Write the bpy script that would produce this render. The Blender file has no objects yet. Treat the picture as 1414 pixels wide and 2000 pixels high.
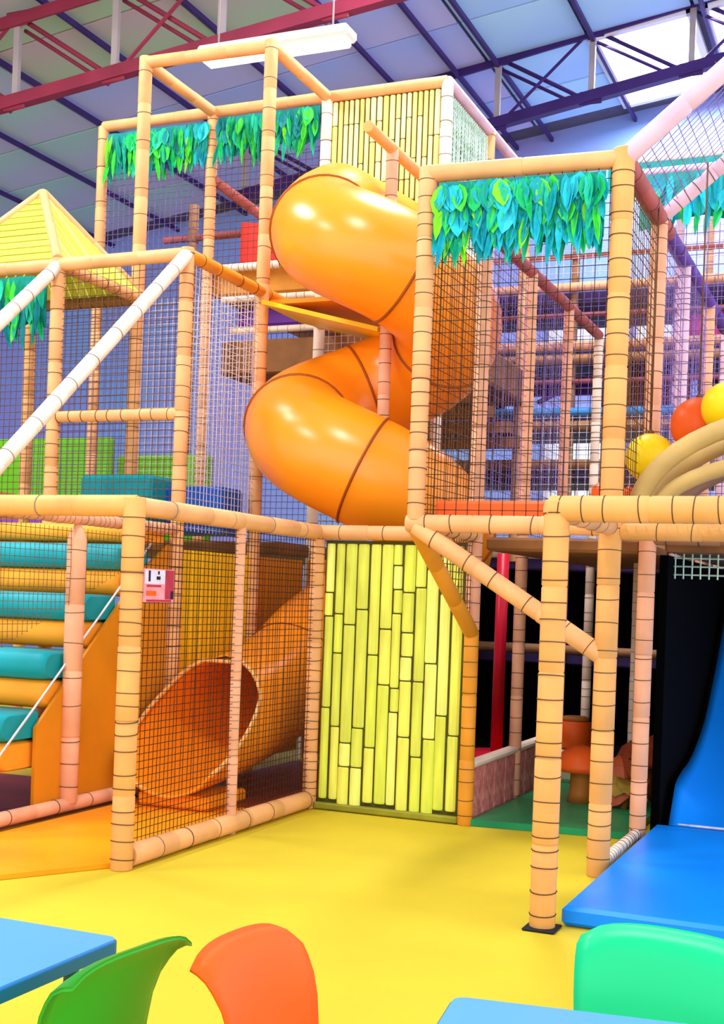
import bpy, math, random
from mathutils import Vector, Matrix

random.seed(7)
S = bpy.context.scene
C = S.collection
PI = math.pi

# ------------------------------------------------------------------ camera
FPX, CX, CY = 2450.0, 707.0, 1162.0
cam = bpy.data.cameras.new('camera')
cam.sensor_fit = 'VERTICAL'
cam.sensor_height = 36.0
cam.lens = 36.0 * FPX / 2000.0
ROLL = math.radians(2.1)
YAW = math.radians(23.0)
# the picture is an off-centre crop: level camera, shifted lens
cam.shift_x = 0.0
cam.shift_y = (CY - 1000.0) / 2000.0
cam.clip_end = 200
cam_o = bpy.data.objects.new('camera', cam)
C.objects.link(cam_o)
cam_o.matrix_world = (Matrix.Translation((0, 0, 1.65)) @ Matrix.Rotation(YAW, 4, 'Z')
                      @ Matrix.Rotation(PI / 2, 4, 'X') @ Matrix.Rotation(ROLL, 4, 'Z'))
S.camera = cam_o

# ------------------------------------------------------------------ light
S.view_settings.view_transform = 'Standard'
S.view_settings.look = 'None'
S.view_settings.gamma = 1.0
S.view_settings.use_curve_mapping = False
S.view_settings.exposure = 0.48
w = bpy.data.worlds.new('hall_daylight')
S.world = w
w.use_nodes = True
w.node_tree.nodes['Background'].inputs[0].default_value = (0.93, 0.95, 1.0, 1)
w.node_tree.nodes['Background'].inputs[1].default_value = 1.75


def area(name, loc, sx, sy, watt, col=(1, 0.98, 0.95), rot=(0, 0, 0)):
    l = bpy.data.lights.new(name, 'AREA')
    l.shape = 'RECTANGLE'
    l.size = sx
    l.size_y = sy
    l.energy = watt
    l.color = col
    o = bpy.data.objects.new(name, l)
    o.location = loc
    o.rotation_euler = rot
    C.objects.link(o)


def zc(x):                      # underside of the pitched roof
    return 9.75 + 0.13 * (x + 5.3)


SKY_AND_FILL = [(-3.65, 19.325, 1.4, 2.6), (-3.65, 11.225, 1.4, 2.6), (-3.65, 3.0, 1.4, 2.6),
       (-9.65, 7.175, 1.4, 2.6), (-9.65, 1.2, 1.4, 2.6), (-2.15, 19.325, 1.2, 2.6)]  # only the back pair is seen; the rest are added as overhead fill
for i, (x, y, a, b) in enumerate(SKY_AND_FILL):
    area('skylight_and_fill_light', (x, y, zc(x) - 0.12), a, b, (150, 380, 300, 380, 300, 150)[i], (1, 0.99, 0.97),
         (0, -math.atan(0.13), 0))

# ------------------------------------------------------------------ materials
def lin(h):
    h = h.lstrip('#')
    v = [int(h[i:i + 2], 16) / 255 for i in (0, 2, 4)]
    return tuple(c / 12.92 if c <= 0.04045 else ((c + 0.055) / 1.055) ** 2.4 for c in v)


M = {}


def mat(name, hexc, rough=0.5, var=0.08, scale=6.0, bump=0.0, hex2=None, coat=0.0, emit=0.0, metal=0.0, spec=0.22,
        stretch=(1, 1, 1), bscale=None):
    m = bpy.data.materials.new(name)
    m.use_nodes = True
    nt = m.node_tree
    b = nt.nodes['Principled BSDF']
    c = lin(hexc)
    b.inputs['Roughness'].default_value = rough
    b.inputs['Metallic'].default_value = metal
    b.inputs['Specular IOR Level'].default_value = spec
    b.inputs['Coat Weight'].default_value = coat
    b.inputs['Coat Roughness'].default_value = 0.12
    tc = nt.nodes.new('ShaderNodeTexCoord')
    mp = nt.nodes.new('ShaderNodeMapping')
    mp.inputs['Scale'].default_value = stretch
    nt.links.new(tc.outputs['Object'], mp.inputs['Vector'])
    n = nt.nodes.new('ShaderNodeTexNoise')
    n.inputs['Scale'].default_value = scale
    n.inputs['Detail'].default_value = 3
    nt.links.new(mp.outputs['Vector'], n.inputs['Vector'])
    r = nt.nodes.new('ShaderNodeValToRGB')
    if hex2:
        c0, c1 = c, lin(hex2)
    else:
        c0 = tuple(max(0, k * (1 - var)) for k in c)
        c1 = tuple(min(1, k * (1 + var)) for k in c)
    r.color_ramp.elements[0].position = 0.35
    r.color_ramp.elements[1].position = 0.65
    r.color_ramp.elements[0].color = (*c0, 1)
    r.color_ramp.elements[1].color = (*c1, 1)
    nt.links.new(n.outputs['Fac'], r.inputs['Fac'])
    nt.links.new(r.outputs['Color'], b.inputs['Base Color'])
    if emit:
        nt.links.new(r.outputs['Color'], b.inputs['Emission Color'])
        b.inputs['Emission Strength'].default_value = emit
    if bump:
        bp = nt.nodes.new('ShaderNodeBump')
        bp.inputs['Strength'].default_value = bump
        bp.inputs['Distance'].default_value = 0.01
        if bscale:
            n2 = nt.nodes.new('ShaderNodeTexNoise')
            n2.inputs['Scale'].default_value = bscale
            nt.links.new(mp.outputs['Vector'], n2.inputs['Vector'])
            nt.links.new(n2.outputs['Fac'], bp.inputs['Height'])
        else:
            nt.links.new(n.outputs['Fac'], bp.inputs['Height'])
        nt.links.new(bp.outputs['Normal'], b.inputs['Normal'])
    M[name] = m
    return m


mat('foam', '#E6A870', 0.55, 0.1, 3.0, 0.05, bscale=40)
mat('foam_yellow', '#E2A45E', 0.55, 0.1, 3.0, 0.05, bscale=40)
mat('foam_pink', '#E8A884', 0.55, 0.1, 3.0, 0.05, bscale=40)
mat('foam_white', '#F3DDC9', 0.5, 0.06, 3.0, 0.05, bscale=40)
mat('foam_lilac', '#D9B3C4', 0.5, 0.1, 3.0, 0.05, bscale=40)
mat('foam_olive', '#C0A060', 0.6, 0.12, 3.0, 0.05, bscale=40)
mat('foam_brown', '#A0714B', 0.6, 0.15, 3.0, 0.05, bscale=40)
mat('foam_maroon', '#A2504F', 0.55, 0.12, 3.0)
mat('foam_violet', '#5A3A94', 0.55, 0.15, 3.0)
mat('foam_amber', '#E0942A', 0.5, 0.1, 3.0)
mat('tie_black', '#4A3420', 0.6)
mat('tie_grey', '#8C7B72', 0.6)
mat('net_black', '#2B1D12', 0.7, 0.2, 20)
mat('net_brown', '#6A4630', 0.7, 0.2, 20)
mat('net_pale', '#D9CEDA', 0.6, 0.1, 20)
mat('net_violet', '#7C64A4', 0.6, 0.2, 20)
mat('net_mint', '#CFEBD2', 0.6, 0.1, 20)
mat('slide_orange', '#FF9418', 0.28, 0.03, 1.2, spec=0.5)
mat('slide_seam', '#9A4A08', 0.4)
mat('slide_inside', '#F58A10', 0.3, 0.05, 2)
mat('floor_yellow', '#CDB52A', 0.6, 0.05, 1.3, 0.02, bscale=80)
mat('mat_orange', '#FF9A12', 0.4, 0.06, 2)
mat('mat_red', '#9C3A30', 0.5, 0.12, 3)
mat('mat_maroon', '#A04A2C', 0.45, 0.2, 3)
mat('mat_green', '#1C8A55', 0.35, 0.15, 3)
mat('mat_blue', '#0A88FF', 0.35, 0.05, 1)
mat('vinyl_teal', '#0C9AA6', 0.5, 0.06, 2)
mat('vinyl_orange', '#FFA22A', 0.5, 0.06, 2)
mat('vinyl_amber', '#D98A17', 0.5, 0.08, 2)
mat('vinyl_yellow', '#FFD01A', 0.4, 0.06, 2)
mat('vinyl_red', '#F0332A', 0.4, 0.06, 2)
mat('vinyl_scarlet', '#D31A34', 0.35, 0.08, 2)
mat('vinyl_lime', '#62B414', 0.45, 0.12, 1.5)
mat('vinyl_blue', '#1259C8', 0.4, 0.06, 2)
mat('vinyl_skyblue', '#3F8EDB', 0.4, 0.06, 2)
mat('vinyl_purple', '#6C35A0', 0.45, 0.12, 2)
mat('vinyl_magenta', '#DC2A8C', 0.45, 0.1, 2)
mat('vinyl_brown', '#A5603A', 0.5, 0.15, 2)
mat('vinyl_ballyellow', '#F5CF10', 0.4, 0.05, 2)
mat('vinyl_ballorange', '#F2601C', 0.4, 0.05, 2)
mat('shade_black', '#020203', 1.0, 0.2, 4, spec=0.05)  # black that stands in for shade under the decks
mat('deck_brown', '#8A5A30', 0.6, 0.2, 3)
mat('deck_orange', '#C9842A', 0.6, 0.15, 3)
mat('deck_violet', '#46356A', 0.6, 0.2, 3)
BAM = ['#E2E85C', '#DAE450', '#EAF078', '#D6DE54', '#E8E860']
for i, h in enumerate(BAM):
    mat('bamboo_%d' % i, h, 0.45, 0.1, 2.5, 0.06, stretch=(6, 6, 1))
BAP = ['#EEE08A', '#F0E49C', '#E8D678', '#F2E9AE']
for i, h in enumerate(BAP):
    mat('bamboo_pale_%d' % i, h, 0.45, 0.12, 3, 0.06, stretch=(6, 6, 1))
for i, h in enumerate(['#C2BE1E', '#B4B41A', '#CCC82E', '#BCB824', '#A8AA1C']):
    mat('thatch_%d' % i, h, 0.55, 0.12, 3, 0.06)
mat('bamboo_dark', '#4A4614', 0.7, 0.2, 4)
mat('bamboo_node', '#8E8A22', 0.6, 0.2, 4)
LEAFC = ['#0E9A7A', '#12A0B0', '#1BB58C', '#3FCB3A', '#0B7F86', '#7BE028', '#1FB8CC', '#14B560']
for i, h in enumerate(LEAFC):
    mat('leaf_%d' % i, h, 0.5, 0.15, 12)
mat('leaf_cloth', '#0F9088', 0.7, 0.2, 8)
mat('steel_maroon', '#8A2C44', 0.5, 0.15, 1.5)
mat('steel_purple', '#3E2467', 0.5, 0.2, 1.5)
mat('steel_grey', '#A89A9C', 0.5, 0.1, 1.5)
mat('steel_white', '#D5D0D8', 0.45, 0.05, 1.5)
mat('ceil_green', '#A2D0A4', 0.8, 0.1, 0.22, hex2='#CDB0C4')
mat('ceil_mauve', '#C4BCF0', 0.8, 0.1, 0.25, hex2='#A4B8FF')
mat('ceil_blue', '#A2C6FF', 0.8, 0.1, 0.25, hex2='#B4DEFF')
mat('ceil_lilac', '#BFB4E8', 0.8, 0.1, 0.25, hex2='#A4D2D4')
mat('seam_dark', '#5A5570', 0.8)
mat('wall_lilac', '#A79CE0', 0.85, 0.1, 0.3, hex2='#93B2F2')
mat('wall_blue', '#A29CEE', 0.85, 0.1, 0.3, hex2='#86B6FF')
mat('pane_sky_fill', '#F2F8FF', 0.3, 0.02, 1, emit=2.6)
mat('pane_window', '#CFE0FF', 0.3, 0.15, 3, emit=0.5)
mat('lamp_white', '#FFF9EA', 0.4, 0.01, 1, emit=1.1)
mat('lamp_body', '#F1E8DA', 0.4, 0.03, 1)
mat('frame_white', '#ECE6EE', 0.5, 0.03, 2)
mat('table_blue', '#4C9CF4', 0.3, 0.03, 1)
mat('table_edge', '#16698C', 0.4, 0.05, 1)
mat('metal_leg', '#B8BCC2', 0.3, 0.05, 3, metal=0.8)
mat('chair_green', '#2C9C22', 0.35, 0.05, 1)
mat('chair_orange', '#F25C0C', 0.45, 0.05, 1)
mat('chair_teal', '#13CD85', 0.35, 0.05, 1)
mat('rubber', '#1B1B1D', 0.7)
mat('sign_white', '#DCD8EE', 0.5, 0.05, 8)
mat('sign_pink', '#F59AA6', 0.5, 0.1, 12)
mat('sign_red', '#B2304F', 0.5, 0.12, 12)
mat('sign_dark', '#2A1030', 0.5, 0.05, 8)
mat('mosaic', '#EC9A8E', 0.6, 0.1, 18, hex2='#C86A68')
mat('mushroom_stem', '#B06A28', 0.5, 0.15, 6)
mat('cream', '#D8D7AE', 0.5, 0.06, 3)
mat('flower_gold', '#B8923A', 0.5, 0.2, 10)
mat('flower_rust', '#B0502C', 0.5, 0.2, 10)

# ------------------------------------------------------------------ mesh helpers
class MB:
    def __init__(self):
        self.v, self.f, self.s = [], [], []

    def add(self, vs, fs, smooth=False):
        k = len(self.v)
        self.v += [tuple(p) for p in vs]
        self.f += [tuple(i + k for i in f) for f in fs]
        self.s += [smooth] * len(fs)
        return self

    def box(self, c, d, mtx=None):
        x, y, z = d[0] / 2, d[1] / 2, d[2] / 2
        vs = [Vector(p) for p in ((-x, -y, -z), (x, -y, -z), (x, y, -z), (-x, y, -z),
                                  (-x, -y, z), (x, -y, z), (x, y, z), (-x, y, z))]
        if mtx is not None:
            vs = [mtx @ p for p in vs]
        vs = [p + Vector(c) for p in vs]
        return self.add(vs, [(3, 2, 1, 0), (4, 5, 6, 7), (0, 1, 5, 4), (1, 2, 6, 5), (2, 3, 7, 6), (3, 0, 4, 7)])

    def cbox(self, c, d, b):          # box with bevelled edges (chamfer on every edge)
        hx, hy, hz = d[0] / 2, d[1] / 2, d[2] / 2
        b = min(b, hx * .9, hy * .9, hz * .9)
        vs, idx = [], {}
        for sx in (-1, 1):
            for sy in (-1, 1):
                for sz in (-1, 1):
                    for a in range(3):
                        p = [sx * (hx - b), sy * (hy - b), sz * (hz - b)]
                        p[a] = (sx * hx, sy * hy, sz * hz)[a]
                        idx[(sx, sy, sz, a)] = len(vs)
                        vs.append((p[0] + c[0], p[1] + c[1], p[2] + c[2]))
        fs = []
        cyc = [(-1, -1), (1, -1), (1, 1), (-1, 1)]
        for a in range(3):
            for s in (-1, 1):
                q = []
                for (m, n) in cyc:
                    t = [0, 0, 0]
                    t[a] = s
                    t[(a + 1) % 3] = m
                    t[(a + 2) % 3] = n
                    q.append(idx[(t[0], t[1], t[2], a)])
                fs.append(tuple(q if s > 0 else q[::-1]))
        for a in range(3):
            b1, b2 = (a + 1) % 3, (a + 2) % 3
            for s1 in (-1, 1):
                for s2 in (-1, 1):
                    t0, t1 = [0, 0, 0], [0, 0, 0]
                    t0[a], t1[a] = -1, 1
                    for t in (t0, t1):
                        t[b1], t[b2] = s1, s2
                    q = [idx[(*t0, b1)], idx[(*t1, b1)], idx[(*t1, b2)], idx[(*t0, b2)]]
                    fs.append(tuple(q if s1 * s2 < 0 else q[::-1]))
        for sx in (-1, 1):
            for sy in (-1, 1):
                for sz in (-1, 1):
                    q = [idx[(sx, sy, sz, a)] for a in range(3)]
                    fs.append(tuple(q if sx * sy * sz > 0 else q[::-1]))
        return self.add(vs, fs)

    def prism(self, poly, axis, a0, a1):     # extrude a 2D polygon along a world axis
        n = len(poly)

        def P(p, a):
            if axis == 'x':
                return (a, p[0], p[1])
            if axis == 'y':
                return (p[0], a, p[1])
            return (p[0], p[1], a)
        vs = [P(p, a0) for p in poly] + [P(p, a1) for p in poly]
        fs = [tuple(range(n)), tuple(range(2 * n - 1, n - 1, -1))]
        fs += [(i, i + n, (i + 1) % n + n, (i + 1) % n) for i in range(n)]
        return self.add(vs, fs)

    def sweep(self, pts, radii, n=14, caps=True, smooth=True, up=None, closed=False):
        pts = [Vector(p) for p in pts]
        if not isinstance(radii, (list, tuple)):
            radii = [radii] * len(pts)
        vs, fs = [], []
        a = None
        m = len(pts)
        for i, p in enumerate(pts):
            if closed:
                t = (pts[(i + 1) % m] - pts[i - 1]).normalized()
            else:
                t = (pts[min(i + 1, m - 1)] - pts[max(i - 1, 0)]).normalized()
            if a is None:
                r = Vector(up) if up else (Vector((0, 0, 1)) if abs(t.z) < .9 else Vector((0, 1, 0)))
                a = (r - t * r.dot(t)).normalized()
            else:
                a = (a - t * a.dot(t)).normalized()
            b = t.cross(a)
            for k in range(n):
                an = 2 * PI * k / n
                vs.append(p + (a * math.cos(an) + b * math.sin(an)) * radii[i])
        for i in range(m if closed else m - 1):
            j = (i + 1) % m
            for k in range(n):
                fs.append((i * n + k, i * n + (k + 1) % n, j * n + (k + 1) % n, j * n + k))
        self.add(vs, fs, smooth)
        if caps and not closed:
            base = len(self.v) - len(vs)
            self.f += [tuple(base + k for k in range(n - 1, -1, -1)), tuple(base + (m - 1) * n + k for k in range(n))]
            self.s += [False, False]
        return self

    def lathe(self, c, prof, n=20, smooth=True):
        vs, fs = [], []
        for r, z in prof:
            for k in range(n):
                an = 2 * PI * k / n
                vs.append((c[0] + r * math.cos(an), c[1] + r * math.sin(an), c[2] + z))
        m = len(prof)
        for i in range(m - 1):
            for k in range(n):
                fs.append((i * n + k, i * n + (k + 1) % n, (i + 1) * n + (k + 1) % n, (i + 1) * n + k))
        fs += [tuple(range(n - 1, -1, -1)), tuple((m - 1) * n + k for k in range(n))]
        return self.add(vs, fs, smooth)

    def mesh(self, name, m):
        me = bpy.data.meshes.new(name)
        me.from_pydata(self.v, [], self.f)
        me.polygons.foreach_set('use_smooth', self.s)
        if m:
            me.materials.append(M[m])
        me.update()
        return me


def wloc(o):
    v = Vector((0, 0, 0))
    while o:
        v = v + o.location
        o = o.parent
    return v


def link(name, me, parent=None, kind=None, label=None, loc=None):
    o = bpy.data.objects.new(name, me)
    C.objects.link(o)
    if loc is not None:
        o.location = loc
    if parent is not None:
        o.parent = parent
        o.matrix_parent_inverse = Matrix.Translation(-wloc_root(parent))
    if kind:
        o['kind'] = kind
    if label:
        o['label'] = label
    return o


def wloc_root(p):
    # world location of a parent: roots carry a location, parts sit at the world origin inside them
    return ROOTLOC.get(p.name, Vector((0, 0, 0)))


ROOTLOC = {}


def part(name, mb, m, parent, kind=None, label=None):
    """mesh given in world coordinates, its origin moved to its own centre"""
    c = Vector((0, 0, 0))
    if mb.v:
        lo = [min(p[i] for p in mb.v) for i in range(3)]
        hi = [max(p[i] for p in mb.v) for i in range(3)]
        c = Vector([(lo[i] + hi[i]) / 2 for i in range(3)])
        mb.v = [(p[0] - c[0], p[1] - c[1], p[2] - c[2]) for p in mb.v]
    o = link(name, mb.mesh(name, m), parent, kind, label, c)
    ROOTLOC[o.name] = c
    return o


def piece(name, me, parent, loc, rot=(0, 0, 0), scale=(1, 1, 1)):
    """shared-mesh piece"""
    o = link(name, me, parent, loc=loc)
    o.rotation_euler = rot
    o.scale = scale
    return o


def thing(name, label, cat, loc, group=None):
    o = bpy.data.objects.new(name, None)
    o.empty_display_size = 0.1
    C.objects.link(o)
    o.location = loc
    ROOTLOC[o.name] = Vector(loc)
    o['label'] = label
    o['category'] = cat
    if group:
        o['group'] = group
    return o


def single(name, mb, m, label, cat, group=None):
    o = part(name, mb, m, None)
    o['label'] = label
    o['category'] = cat
    if group:
        o['group'] = group
    return o


def struct(name, mb, m):
    o = part(name, mb, m, None)
    o['kind'] = 'structure'
    return o


# ------------------------------------------------------------------ play frame helpers
def ties(p0, p1, r, spacing, jitter, m, parent):
    p0, p1 = Vector(p0), Vector(p1)
    L = (p1 - p0).length
    d = (p1 - p0) / L
    ref = Vector((0, 0, 1)) if abs(d.z) < .9 else Vector((0, 1, 0))
    a = (ref - d * ref.dot(d)).normalized()
    b = d.cross(a)
    mb = MB()
    s = spacing * random.uniform(.4, .9)
    while s < L - .03:
        c = p0 + d * s
        tilt = random.uniform(-.12, .12)
        n = 14
        vs = []
        for (rr, h) in ((r * .97, -.0023), (r * 1.05, -.0023), (r * 1.05, .0023), (r * .97, .0023)):
            for k in range(n):
                an = 2 * PI * k / n
                vs.append(c + (a * math.cos(an) + b * math.sin(an)) * rr + d * (h + math.cos(an) * r * tilt))
        fs = []
        for i in range(3):
            for k in range(n):
                fs.append((i * n + k, i * n + (k + 1) % n, (i + 1) * n + (k + 1) % n, (i + 1) * n + k))
        mb.add(vs, fs, False)
        s += spacing * random.uniform(1 - jitter, 1 + jitter)
    if mb.v:
        return part('net_tie', mb, m, parent, kind='stuff')


def bar(fr, name, p0, p1, r=.058, m='foam', tie=.115, tm='tie_black', n=14, taper_top=False):
    p0, p1 = Vector(p0), Vector(p1)
    L = (p1 - p0).length
    k = max(1, int(L / .42))
    pts, rad = [], []
    for i in range(k):                   # foam sleeves butted end to end
        a, b = i / k, (i + 1) / k
        rr = r * random.uniform(.97, 1.03)
        e = .004 / L
        for t, q in ((a + e * .1, .93), (a + e * 2, 1), (b - e * 2, 1), (b - e * .1, .93)):
            pts.append(p0 + (p1 - p0) * t)
            rad.append(rr * q)
    if taper_top:
        pts += [p1 + (p1 - p0) / L * .05, p1 + (p1 - p0) / L * .1]
        rad += [r * .75, r * .3]
    o = part(name, MB().sweep(pts, rad, n), m, fr)
    if tie:
        ties(p0, p1, r, tie, .35, tm, o)
    return o


def post(fr, x, y, z0, z1, **k):
    return bar(fr, 'post', (x, y, z0), (x, y, z1), **k)


def rail(fr, p0, p1, **k):
    return bar(fr, 'rail', p0, p1, **k)


def clip(poly, s0, dirv):
    """segment of the line s0 + t*dirv inside a convex polygon (2D)"""
    t0, t1 = -1e9, 1e9
    n = len(poly)
    area2 = sum(poly[i][0] * poly[(i + 1) % n][1] - poly[(i + 1) % n][0] * poly[i][1] for i in range(n))
    sg = 1 if area2 > 0 else -1
    for i in range(n):
        ax, ay = poly[i]
        bx, by = poly[(i + 1) % n]
        nx, ny = -(by - ay) * sg, (bx - ax) * sg
        num = (s0[0] - ax) * nx + (s0[1] - ay) * ny
        den = dirv[0] * nx + dirv[1] * ny
        if abs(den) < 1e-9:
            if num < 0:
                return None
            continue
        t = -num / den
        if den > 0:
            t0 = max(t0, t)
        else:
            t1 = min(t1, t)
    return (t0, t1) if t1 - t0 > 1e-3 else None


def net(fr, o, u, v, poly, cell=.055, r=.0032, m='net_black', sag=.012):
    """square netting: strands along u and v through the convex polygon poly (in metres along u, v)"""
    o, u, v = Vector(o), Vector(u).normalized(), Vector(v).normalized()
    nrm = u.cross(v)
    mb = MB()
    xs = [p[0] for p in poly]
    ys = [p[1] for p in poly]

    def strand(a, b, side):
        d = (b - a).normalized()
        mid = (a + b) / 2 + nrm * random.uniform(-sag, sag)
        e = nrm * r
        q = d.cross(nrm) * r
        vs = []
        for p in (a, mid, b):
            vs += [p + e, p - e * .6 + q, p - e * .6 - q]
        fs = []
        for i in range(2):
            for k in range(3):
                fs.append((i * 3 + k, i * 3 + (k + 1) % 3, (i + 1) * 3 + (k + 1) % 3, (i + 1) * 3 + k))
        mb.add(vs, fs)
    s = min(xs) + cell * .5
    while s < max(xs):
        c = clip(poly, (s, 0), (0, 1))
        if c:
            strand(o + u * s + v * c[0], o + u * s + v * c[1], 0)
        s += cell
    s = min(ys) + cell * .5
    while s < max(ys):
        c = clip(poly, (0, s), (1, 0))
        if c:
            strand(o + v * s + u * c[0], o + v * s + u * c[1], 1)
        s += cell
    return part('net', mb, m, fr, kind='stuff')


def netrect(fr, a, b, z0, z1, **k):
    """vertical net between plan points a and b"""
    a, b = Vector((a[0], a[1], 0)), Vector((b[0], b[1], 0))
    L = (b - a).length
    return net(fr, a + Vector((0, 0, z0)), b - a, (0, 0, 1), [(0, 0), (L, 0), (L, z1 - z0), (0, z1 - z0)], **k)


X0, X1, X2, X3, X4, X5, X6, X7 = -7.87, -6.61, -5.35, -4.09, -2.83, -1.6, -.35, .9
R0, R1, R2, R3, R4, R5, R6, R7 = 6.2, 7.5, 8.74, 10.0, 11.27, 12.53, 13.8, 15.05
L1, L2, L3 = 2.12, 4.35, 6.58

# ================================================================== THE HALL
struct('floor', MB().box((-7.5, 11, -.1), (23, 25, .2)), 'floor_yellow')

# back wall and left wall
YB, XL = 21.2, -18.0
bw = struct('wall_back', MB().box((-6.5, YB + .1, 5.2), (25, .2, 10.9)), 'wall_blue')
lw = struct('wall_left', MB().box((XL - .1, 8, 5), (.2, 28, 10)), 'wall_lilac')
# windows of the back wall, seen between the decks and nets
wn = 0
for (x0, x1, z0, z1) in [(-5.6, -4.5, 1.2, 2.6), (-4.1, -3.0, 1.2, 2.6), (-2.6, -1.5, 1.2, 2.6), (-1.1, 0, 1.2, 2.6),
                         (-5.6, -4.5, 3.3, 4.9), (-4.1, -3.0, 3.3, 4.9), (-2.6, -1.5, 3.3, 4.9), (-1.1, 0, 3.3, 4.9),
                         (-5.6, -4.5, 5.5, 6.9), (-4.1, -3.0, 5.5, 6.9), (-2.6, -1.5, 5.5, 6.9), (-1.1, 0, 5.5, 6.9)]:
    wn += 1
    fr = MB()
    t = .07
    for c, d in ((((x0 + x1) / 2, YB - .04, z0), (x1 - x0 + t, .1, t)), (((x0 + x1) / 2, YB - .04, z1), (x1 - x0 + t, .1, t)),
                 ((x0, YB - .04, (z0 + z1) / 2), (t, .1, z1 - z0)), ((x1, YB - .04, (z0 + z1) / 2), (t, .1, z1 - z0)),
                 (((x0 + x1) / 2, YB - .04, (z0 + z1) / 2), (t * .7, .08, z1 - z0))):
        fr.box(c, d)
    wf = struct('window_%d' % wn, fr, 'frame_white')
    for h in (0, 1):
        a = x0 + (x1 - x0) / 2 * h
        part('pane', MB().box((a + (x1 - x0) / 4, YB - .02, (z0 + z1) / 2), ((x1 - x0) / 2 - .06, .03, z1 - z0 - .06)),
             'pane_window', wf)

# pitched ceiling of separate panels
PW, PL = 1.5, 1.35
slope = math.atan(.13)
ce = MB()
vs = []
for (x, y) in ((-18.2, -7), (5.5, -7), (5.5, 21.4), (-18.2, 21.4)):
    vs.append((x, y, zc(x) + .16))
for (x, y) in ((-18.2, -7), (5.5, -7), (5.5, 21.4), (-18.2, 21.4)):
    vs.append((x, y, zc(x) + .10))
ce.add(vs, [(0, 1, 2, 3), (7, 6, 5, 4), (0, 4, 5, 1), (1, 5, 6, 2), (2, 6, 7, 3), (3, 7, 4, 0)])
ceiling = struct('ceiling', ce, 'seam_dark')
pm = {}
for k in ('ceil_green', 'ceil_mauve', 'ceil_blue', 'ceil_lilac'):
    pm[k] = MB().cbox((0, 0, 0), (PW - .035, PL - .035, .05), .012).mesh('ceiling_panel', k)
ix = 0
x = -17.15
while x < 5:
    y = 6.5
    while y < 21:
        inside = any(abs(x - a) < .3 and abs(y - b) < d / 2 for a, b, c, d in SKY_AND_FILL)
        if not inside:
            if x < -11.2:
                k = 'ceil_lilac' if y > 14.5 else 'ceil_green'
            elif x < -7.0:
                k = 'ceil_green' if y < 15 else 'ceil_mauve'
            elif x < -5.6:
                k = 'ceil_mauve'
            else:
                k = 'ceil_blue'
            piece('ceiling_panel', pm[k], ceiling, (x, y, zc(x) + .07), (0, -slope, 0))
        y += PL
    x += PW
# back skylights, and unseen ones added for overhead light
wn2 = wn
for (x, y, a, b) in SKY_AND_FILL:
    wn2 += 1
    fr = MB()
    mt = Matrix.Rotation(-slope, 4, 'Y')
    for c, d in (((-a / 2, 0), (.1, b + .1)), ((a / 2, 0), (.1, b + .1)), ((0, -b / 2), (a + .1, .1)), ((0, b / 2), (a + .1, .1))):
        fr.box((x + c[0], y + c[1], zc(x + c[0]) + .05), (d[0], d[1], .16), mt)
    wf = struct('window_%d' % wn2, fr, 'frame_white')
    part('skylight_and_fill_pane', MB().box((x, y, zc(x) + .04), (a - .1, b - .1, .03), mt), 'pane_sky_fill', wf)

# purlins along the hall
for i, x in enumerate([-16.2, -14.7, -13.2, -11.7, -10.25, -8.75, -7.3, -6.35, -5.73, -4.3, -2.75, -1.1, .4]):
    struct('trim_%d' % (i + 1), MB().box((x, 13.7, zc(x) - .04), (.05, 15.2, .07)), 'steel_purple')


def truss(y, zb, pitch, xs, depth, label, m, group=None):
    """lattice girder across the hall: chords, posts, paired diagonals and gusset plates"""
    z = lambda x: zb + pitch * (x + 5.58)
    t = thing('roof_truss', label, 'roof truss', (xs[0], y, z(xs[0])))
    for off, nm in ((0, 'bottom_chord'), (depth, 'top_chord')):
        mb = MB()
        a, b = Vector((xs[0], y, z(xs[0]) + off)), Vector((xs[-1], y, z(xs[-1]) + off))
        d = b - a
        mt = Matrix.Rotation(-math.atan(pitch), 4, 'Y')
        mb.box((a + b) / 2, (d.length, .14, .035), mt)
        mb.box((a + b) / 2 + Vector((0, -.05, .07 if off == 0 else -.07)), (d.length, .035, .14), mt)
        part(nm, mb, m, t)
    for i, x in enumerate(xs):
        part('strut', MB().box((x, y, z(x) + depth / 2), (.085, .06, depth)), 'steel_grey', t)
        for off in (0.04, depth - .04):
            part('gusset_plate', MB().cbox((x, y - .03, z(x) + off), (.34, .03, .2), .03), m, t)
        if i < len(xs) - 1:
            nx = xs[i + 1]
            a = Vector((x, y + .05, z(x) + depth))
            b = Vector((nx, y + .05, z(nx)))
            part('diagonal', MB().sweep([a, b], .032, 6, smooth=False), m, t)
            part('diagonal', MB().sweep([a + Vector((.0, .09, -.12)), b + Vector((-.18, .09, 0))], .026, 6, smooth=False), m, t)
            a2 = Vector((nx, y - .02, z(nx) + depth))
            b2 = Vector((x, y - .02, z(x)))
            if i % 2:
                part('diagonal', MB().sweep([a2, b2], .026, 6, smooth=False), m, t)
    return t


truss(13.0, 8.32, .112, [-13.6 + 1.5 * i for i in range(10)], 1.15, 'maroon steel roof truss crossing behind the tallest tower', 'steel_maroon')
truss(18.0, 8.75, .16, [-9.99 + 1.42 * i for i in range(9)], 1.05, 'dark purple steel roof truss beside the white skylight', 'steel_purple')

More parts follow.
